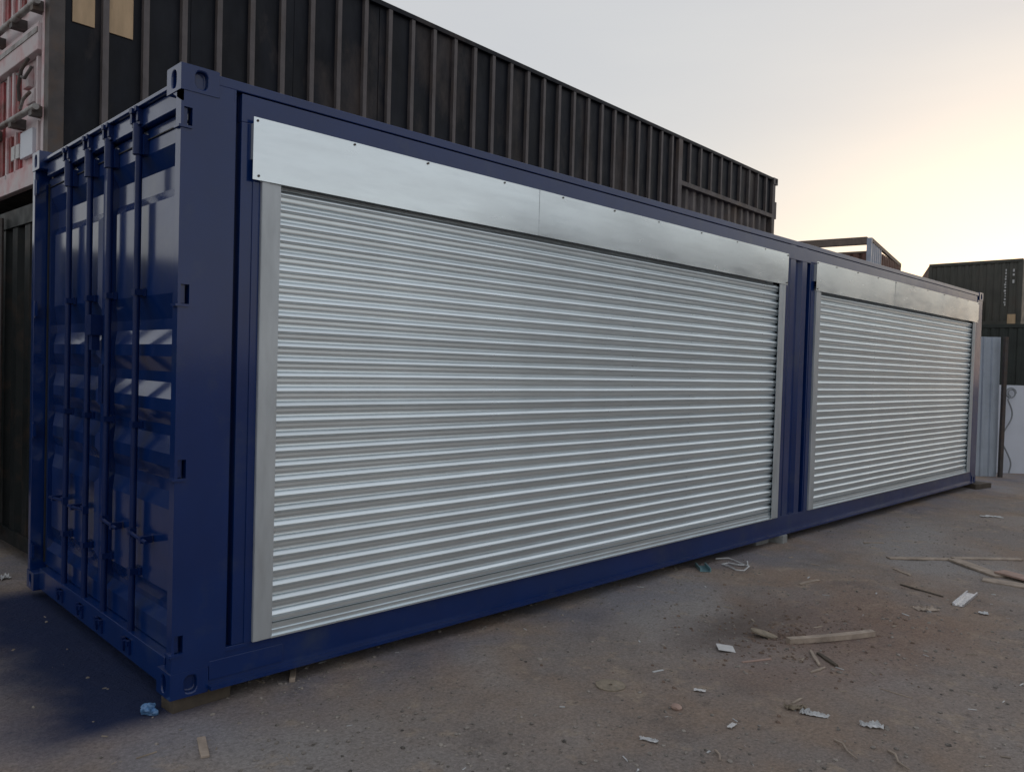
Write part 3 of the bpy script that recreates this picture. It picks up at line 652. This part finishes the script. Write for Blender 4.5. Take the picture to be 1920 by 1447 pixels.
# ------------------------------------------------------------------ scraps on the ground
def lath(name, m_, label, cat, a, b, w, h, lift=0., bow=.0, taper=1., group=None, roll=0.):
    ax, ay = a; bx_, by_ = b; dx, dy = bx_ - ax, by_ - ay; Ln = math.hypot(dx, dy); K = 8; v = []; f = []
    for i in range(K + 1):
        t = i / K - .5; wz = w * (1 - (1 - taper) * abs(t) * 2 * .9) + .06 * w * noise.noise(Vector((i * 1.3, ax * 9, ay)))
        bo = bow * (1 - 4 * t * t)
        for (q, z_) in ((-.5, 0), (.5, 0), (.5, h), (-.5, h)): v.append((t * Ln, q * wz + bo, z_))
    for i in range(K):
        for j in range(4): f.append((i * 4 + j, i * 4 + (j + 1) % 4, i * 4 + 4 + (j + 1) % 4, i * 4 + 4 + j))
    f += [(3, 2, 1, 0), (K * 4, K * 4 + 1, K * 4 + 2, K * 4 + 3)]
    o = MB().add(v, f).build(name, m_); cx, cy = (ax + bx_) / 2, (ay + by_) / 2
    za, zb = gh(ax, ay), gh(bx_, by_); o.location = (cx, cy, max((za + zb) / 2, gh(cx, cy)) - .003 + lift)
    o.rotation_euler = (roll, -math.atan2(zb - za, Ln), math.atan2(dy, dx)); md = o.modifiers.new('bevel', 'BEVEL'); md.width = min(.002, h * .2); md.segments = 1
    return tag(o, label, cat, group)
lath('wooden_lath', WOOD, 'long thin flat lath lying alone, left end of the board pile', 'lath', (5.99, -.98), (6.44, -1.37), .075, .012, .004)
lath('wooden_lath', WOOD, 'far grey lath behind the board pile at the right edge', 'lath', (6.50, -1.36), (7.02, -1.78), .07, .012, .004)
lath('wooden_board', WOOD, 'weathered board slanting across the pile of offcuts at right', 'board', (6.42, -1.39), (6.12, -1.84), .12, .018, .004)
lath('wooden_board', WOOD_P, 'pinkish board running out at the right edge of the pile', 'board', (6.22, -1.80), (6.08, -2.22), .14, .016, .024)
lath('wooden_board', WOOD, 'pale flat board in front of the pinkish one at right', 'board', (5.90, -1.76), (5.98, -2.20), .15, .014, .002, taper=.8)
lath('wooden_batten', WOOD, 'thick pale wooden batten lying on the reddish soil', 'batten', (3.19, -1.41), (3.74, -1.71), .045, .035, .002, bow=-.012)
lath('wooden_splinter', WOOD, 'thin grey splinter pointing away just below the batten', 'stick', (3.15, -1.57), (2.96, -1.71), .024, .012, .002, taper=.5)
lath('wooden_splinter', WOOD_D, 'darker splinter crossing the soil right below the batten', 'stick', (3.14, -1.62), (3.03, -1.78), .03, .014, .002, taper=.6)
lath('wooden_splinter', WOOD, 'small pale splinter nearest the camera below the batten', 'stick', (2.83, -1.72), (2.97, -1.74), .018, .01, .002, taper=.5)
lath('wooden_splinter', WOOD_P, 'pinkish thin stick beside the white square of paper', 'stick', (2.69, -1.38), (2.86, -1.47), .016, .008, .002, taper=.8)
lath('wooden_splinter', WOOD, 'lone pale stick lying in the open above the batten', 'stick', (4.53, -.85), (4.79, -.88), .028, .01, .002, bow=.01)
lath('wooden_splinter', WOOD, 'small orange brown chip in the bottom left foreground', 'wood chip', (.02, -.29), (-.04, -.47), .035, .012, .002)
lath('wooden_peg', WOOD, 'short pale wooden peg poking out under the bottom rail near the first guide', 'peg', (.68, .10), (.60, -.03), .028, .022, .002)
lath('wooden_splinter', WOOD, 'thin pale twig lying level on the reddish soil at right', 'twig', (2.91, -2.06), (2.90, -2.23), .008, .006, .002, taper=.4)
lath('wooden_splinter', WOOD, 'small thin stick far right of the mid rail block', 'stick', (6.50, -.56), (6.64, -.70), .03, .008, .002)
lath('wooden_splinter', WOOD_D, 'dark flat stick among the scraps left of the metal profile', 'stick', (5.15, -1.38), (5.05, -1.72), .02, .01, .002, taper=.6)
lath('wooden_splinter', WOOD, 'short chip left of the board pile beneath the long lath', 'wood chip', (5.62, -1.16), (5.52, -1.33), .035, .012, .002, taper=.6)
def twig(label, pts, r=.006, m_=WOOD):
    P = [(x, y, gh(x, y) + .007 + .006 * (i % 2)) for i, (x, y) in enumerate(pts)]; o0 = Vector(P[0])
    o = MB().tube([Vector(q) - o0 for q in P], [r * (1 - .5 * i / len(P)) for i in range(len(P))], 6).build('twig', m_, smooth=True); o.location = o0; return tag(o, label, 'twig')
twig('bent twig leaving the frame at the bottom right', [(2.18, -2.37), (2.15, -2.41), (2.10, -2.44), (2.05, -2.50)])
twig('small curved twig left of the bent one near the bottom', [(2.11, -2.16), (2.09, -2.21), (2.04, -2.25), (1.99, -2.31)], .005)
twig('short twig standing out in the middle of the bottom foreground', [(1.60, -1.86), (1.57, -1.90), (1.54, -1.92)], .005)
def disc(label, x, y, r, t, hole, rx=0., ry=0., rz=0., sx=1.):
    K = 28; v = []; f = []
    for zz in (0, t):
        for rr in (hole, r):
            for i in range(K):
                a = 2 * math.pi * i / K; q = rr * (1 + (.03 * noise.noise(Vector((math.cos(a) * 2, math.sin(a) * 2, x))) if rr == r else 0)); v.append((q * math.cos(a) * sx, q * math.sin(a), zz))
    for i in range(K):
        j = (i + 1) % K; f += [(i, j, K + j, K + i), (2 * K + i, 3 * K + i, 3 * K + j, 2 * K + j), (K + i, K + j, 3 * K + j, 3 * K + i), (i, 2 * K + i, 2 * K + j, j)]
    o = MB().add(v, f).build('cutting_disc', CARD); o.location = (x, y, gh(x, y) + r * abs(math.sin(rx)) * .8 + .002); o.rotation_euler = (rx, ry, rz); return tag(o, label, 'disc', None)
disc('flat round worn cutting disc with a centre hole', 1.842, -1.098, .077, .006, .011)
disc('narrow tilted worn disc left of the batten', 3.22, -1.235, .085, .01, .006, R(12), 0, R(28), .55)
def sheet_scrap(name, m_, label, cat, x, y, w, d, rz, amp=.006, nx_=5, ny_=5, lift=.002, seed=1., tilt=0.):
    v = []; f = []; nx_ *= 2; ny_ *= 2
    for i in range(nx_ + 1):
        for j in range(ny_ + 1):
            px, py = w * (i / nx_ - .5), d * (j / ny_ - .5)
            if amp > .009: px += w * .14 * noise.noise(Vector((i * .45, j * .45, seed))); py += d * .4 * noise.noise(Vector((i * .35, j * .35, seed + 9)))
            v.append((px, py, lift + amp * abs(1.6 * noise.noise(Vector((i * .55, j * .55, seed + 3))) + .7 * noise.noise(Vector((i * 1.3, j * 1.3, seed + 5))))))
    for i in range(nx_):
        for j in range(ny_): k = i * (ny_ + 1) + j; f.append((k, k + ny_ + 1, k + ny_ + 2, k + 1))
    o = MB().add(v, f).build(name, m_); md = o.modifiers.new('thickness', 'SOLIDIFY'); md.thickness = .0015
    o.location = (x, y, gh(x, y) + .002); o.rotation_euler = (0, tilt, rz); return tag(o, label, cat)
sheet_scrap('paper_scrap', PAPER, 'small white square of paper on bare soil', 'paper', 2.825, -1.195, .10, .11, R(-50), .003, 3, 3, .008, 2, R(6))
sheet_scrap('plastic_scrap', PLASTIC, 'crumpled white plastic strip in the foreground', 'plastic', 2.29, -1.985, .13, .035, R(-70), .022, 9, 4, .002, 5)
sheet_scrap('plastic_scrap', CARD, 'greyish crumpled scrap touching the white plastic strip', 'plastic', 2.30, -1.885, .10, .05, R(-40), .02, 6, 4, .002, 8)
sheet_scrap('plastic_scrap', PLASTIC, 'white crumpled scrap right of the long plastic strip', 'plastic', 2.375, -2.22, .09, .04, R(-60), .02, 6, 4, .002, 11)
sheet_scrap('paper_scrap', PAPER, 'small white scrap in the open foreground left of the plastic strip', 'paper', 1.88, -1.78, .06, .022, R(5), .006, 4, 3, .004, 14)
sheet_scrap('paper_scrap', PAPER, 'tiny white scrap right of the flat round disc', 'paper', 2.15, -1.44, .06, .025, R(-60), .006, 4, 3, .004, 17)
sheet_scrap('plastic_scrap', PLASTIC, 'narrow pale scrap close to the bottom edge of the picture', 'plastic', 1.47, -1.605, .08, .022, R(-70), .012, 5, 3, .003, 20)
sheet_scrap('paper_scrap', PAPER, 'far pale scrap lying near the right edge of the yard', 'paper', 9.4, -.93, .22, .09, R(-50), .012, 5, 4, .004, 23)
sheet_scrap('plastic_scrap', PLASTIC, 'white scrap on the ground left of the blue doors', 'plastic', -.03, 2.96, .07, .06, .4, .03, 5, 5, .004, 26)
sheet_scrap('plastic_scrap', PLASTIC, 'small white fragment right of the aluminium profile', 'plastic', 4.83, -2.05, .06, .05, .4, .01, 4, 4, .004, 29)
sheet_scrap('paper_scrap', WOOD, 'flat beige fragment left of the aluminium profile', 'cardboard', 4.60, -1.74, .16, .1, R(-40), .012, 5, 5, .003, 33)
cr = MB(); bm = bmesh.new(); bmesh.ops.create_icosphere(bm, subdivisions=3, radius=.034)
for vv in bm.verts: vv.co *= 1 + .9 * noise.noise(vv.co * 40) ; vv.co.z = max(vv.co.z * .8, -.022)
me = bpy.data.meshes.new('crumpled_foil'); bm.to_mesh(me); bm.free(); me.materials.append(SPRAY); cf = bpy.data.objects.new('crumpled_foil', me); C.objects.link(cf)
cf.location = (-.055, .085, gh(-.055, .085) + .02); tag(cf, 'crumpled blue sprayed ball at the near container corner', 'foil')
def channel(label, m_, a, b, w, h, t=.003):
    dx, dy = b[0] - a[0], b[1] - a[1]; Ln = math.hypot(dx, dy)
    q = MB().box(-Ln / 2, Ln / 2, -w / 2, w / 2, 0, t).box(-Ln / 2, Ln / 2, -w / 2, -w / 2 + t * 3, t, h).box(-Ln / 2, Ln / 2, w / 2 - t * 3, w / 2, t, h)
    o = q.build('metal_profile', m_); cx, cy = (a[0] + b[0]) / 2, (a[1] + b[1]) / 2; o.location = (cx, cy, max(gh(*a), gh(*b), gh(cx, cy)) + .001); o.rotation_euler = (0, 0, math.atan2(dy, dx)); return tag(o, label, 'metal profile')
channel('bright aluminium channel offcut on the ground at right', ALU, (4.88, -1.87), (5.33, -1.84), .075, .02)
channel('small teal metal channel offcut beside the bottom rail', TEAL, (4.42, -.02), (4.28, -.16), .09, .03)
wp = [(4.75, .03), (4.82, -.06), (4.80, -.16), (4.74, -.24), (4.68, -.33), (4.58, -.34), (4.52, -.30), (4.57, -.2), (4.63, -.1), (4.68, -.14), (4.66, -.24), (4.75, -.28), (4.85, -.22)]
wo = MB().tube([(x - 4.7, y + .15, gh(x, y) - gh(4.7, -.15) + .008 + .008 * math.sin(i * 2.1)) for i, (x, y) in enumerate(wp)], .007, 6).build('plastic_strap', PLASTIC, smooth=True)
wo.location = (4.7, -.15, gh(4.7, -.15)); tag(wo, 'loop of pale plastic strapping beside the teal offcut', 'strap')
st = bmesh.new(); bmesh.ops.create_icosphere(st, subdivisions=2, radius=.028)
for vv in st.verts: vv.co *= 1 + .35 * noise.noise(vv.co * 30); vv.co.z *= .6
me = bpy.data.meshes.new('stone'); st.to_mesh(me); st.free(); me.materials.append(WOOD_P); so = bpy.data.objects.new('stone', me); C.objects.link(so)
so.location = (1.86, -1.49, gh(1.86, -1.49) + .010); tag(so, 'pinkish stone in the open foreground below the round disc', 'stone')

# uncountable grit and chips
def scatter(name, m_, label, n, size, flat, seed, chips=False):
    rnd = random.Random(seed); v = []; f = []
    ico = [(0, 0, 1), (.9, 0, .45), (.28, .85, .45), (-.72, .53, .45), (-.72, -.53, .45), (.28, -.85, .45), (.72, .53, -.45), (-.28, .85, -.45), (-.9, 0, -.45), (-.28, -.85, -.45), (.72, -.53, -.45), (0, 0, -1)]
    ff = [(0, 1, 2), (0, 2, 3), (0, 3, 4), (0, 4, 5), (0, 5, 1), (1, 6, 2), (2, 7, 3), (3, 8, 4), (4, 9, 5), (5, 10, 1), (6, 7, 2), (7, 8, 3), (8, 9, 4), (9, 10, 5), (10, 6, 1), (6, 11, 7), (7, 11, 8), (8, 11, 9), (9, 11, 10), (10, 11, 6)]
    k = 0
    while k < n:
        d = 2.2 + 9 * rnd.random() ** 1.7; a = R(rnd.uniform(9, 80)); x, y = -1.445 + d * math.cos(a), -3.63 + d * math.sin(a)
        if y > .25 and x > -.02: continue
        if y > 2.8: continue
        if x < .12 and y > -.15 and rnd.random() < .93: continue
        if noise.noise(Vector((x * .8, y * .8, seed))) < rnd.uniform(-.55, .35): continue
        s = size * (.4 + rnd.random() ** 3 * 2.2); rz = rnd.uniform(0, 6.28); c_, s_ = math.cos(rz), math.sin(rz); b = len(v); z = gh(x, y)
        if chips:
            l, w, h = s * rnd.uniform(1.5, 5), s * rnd.uniform(.3, .8), s * .25
            for (px, py, pz) in [(i, j, q) for q in (0, 1) for i, j in ((-1, -1), (1, -1), (1, 1), (-1, 1))]:
                X, Y = px * l / 2, py * w / 2; v.append((x + X * c_ - Y * s_, y + X * s_ + Y * c_, z + pz * h + .001 + px * .15 * h))
            f += [tuple(i + b for i in q) for q in [(0, 3, 2, 1), (4, 5, 6, 7), (0, 1, 5, 4), (1, 2, 6, 5), (2, 3, 7, 6), (3, 0, 4, 7)]]
        else:
            sx, sy = s * rnd.uniform(.7, 1.2), s * rnd.uniform(.6, 1.)
            for (px, py, pz) in ico:
                q = 1 + rnd.uniform(-.2, .2); X, Y = px * sx * q, py * sy * q; v.append((x + X * c_ - Y * s_, y + X * s_ + Y * c_, z + s * .25 * flat + pz * s * flat * q))
            f += [tuple(i + b for i in q) for q in ff]
        k += 1
    me = bpy.data.meshes.new(name); me.from_pydata(v, [], f); me.materials.append(m_); o = bpy.data.objects.new(name, me); C.objects.link(o); tag(o, label, kind='stuff')
scatter('gravel', STONE, 'fine grey grit and small stones scattered over the yard', 6500, .0060, .5, 3)
def clods():
    rnd = random.Random(5); v = []; f = []
    for k in range(700):
        a, r_ = rnd.uniform(0, 6.28), abs(rnd.gauss(0, .5)); x, y = 3.35 + 1.25 * r_ * math.cos(a), -1.35 + .8 * r_ * math.sin(a)
        q = .004 + .012 * rnd.random() ** 3; z = gh(x, y); b = len(v)
        for (px, py, pz) in ((1, 0, 0), (0, 1, 0), (-1, 0, 0), (0, -1, 0), (.5, .5, .6), (-.5, .4, .7), (-.1, -.6, .6)): v.append((x + px * q * rnd.uniform(.7, 1.4), y + py * q * rnd.uniform(.7, 1.4), z + pz * q))
        f += [tuple(i + b for i in t) for t in ((0, 1, 4), (1, 5, 4), (1, 2, 5), (2, 6, 5), (2, 3, 6), (3, 0, 6), (0, 4, 6), (4, 5, 6))]
    me = bpy.data.meshes.new('soil_clods'); me.from_pydata(v, [], f); me.materials.append(mat('brown_soil', (.16, .115, .09), .95, var=.5, scale=25)); o = bpy.data.objects.new('soil_clods', me); C.objects.link(o)
    tag(o, 'loose brown soil clods round the scraped patch', kind='stuff')
clods()
scatter('pale_flecks', PLASTIC, 'tiny pale flecks of plastic and plaster strewn over the dirt', 130, .0065, .3, 21, True)
scatter('debris_chips', CHIPM, 'tiny wood chips and splinters littering the dirt', 260, .008, .3, 8, True)
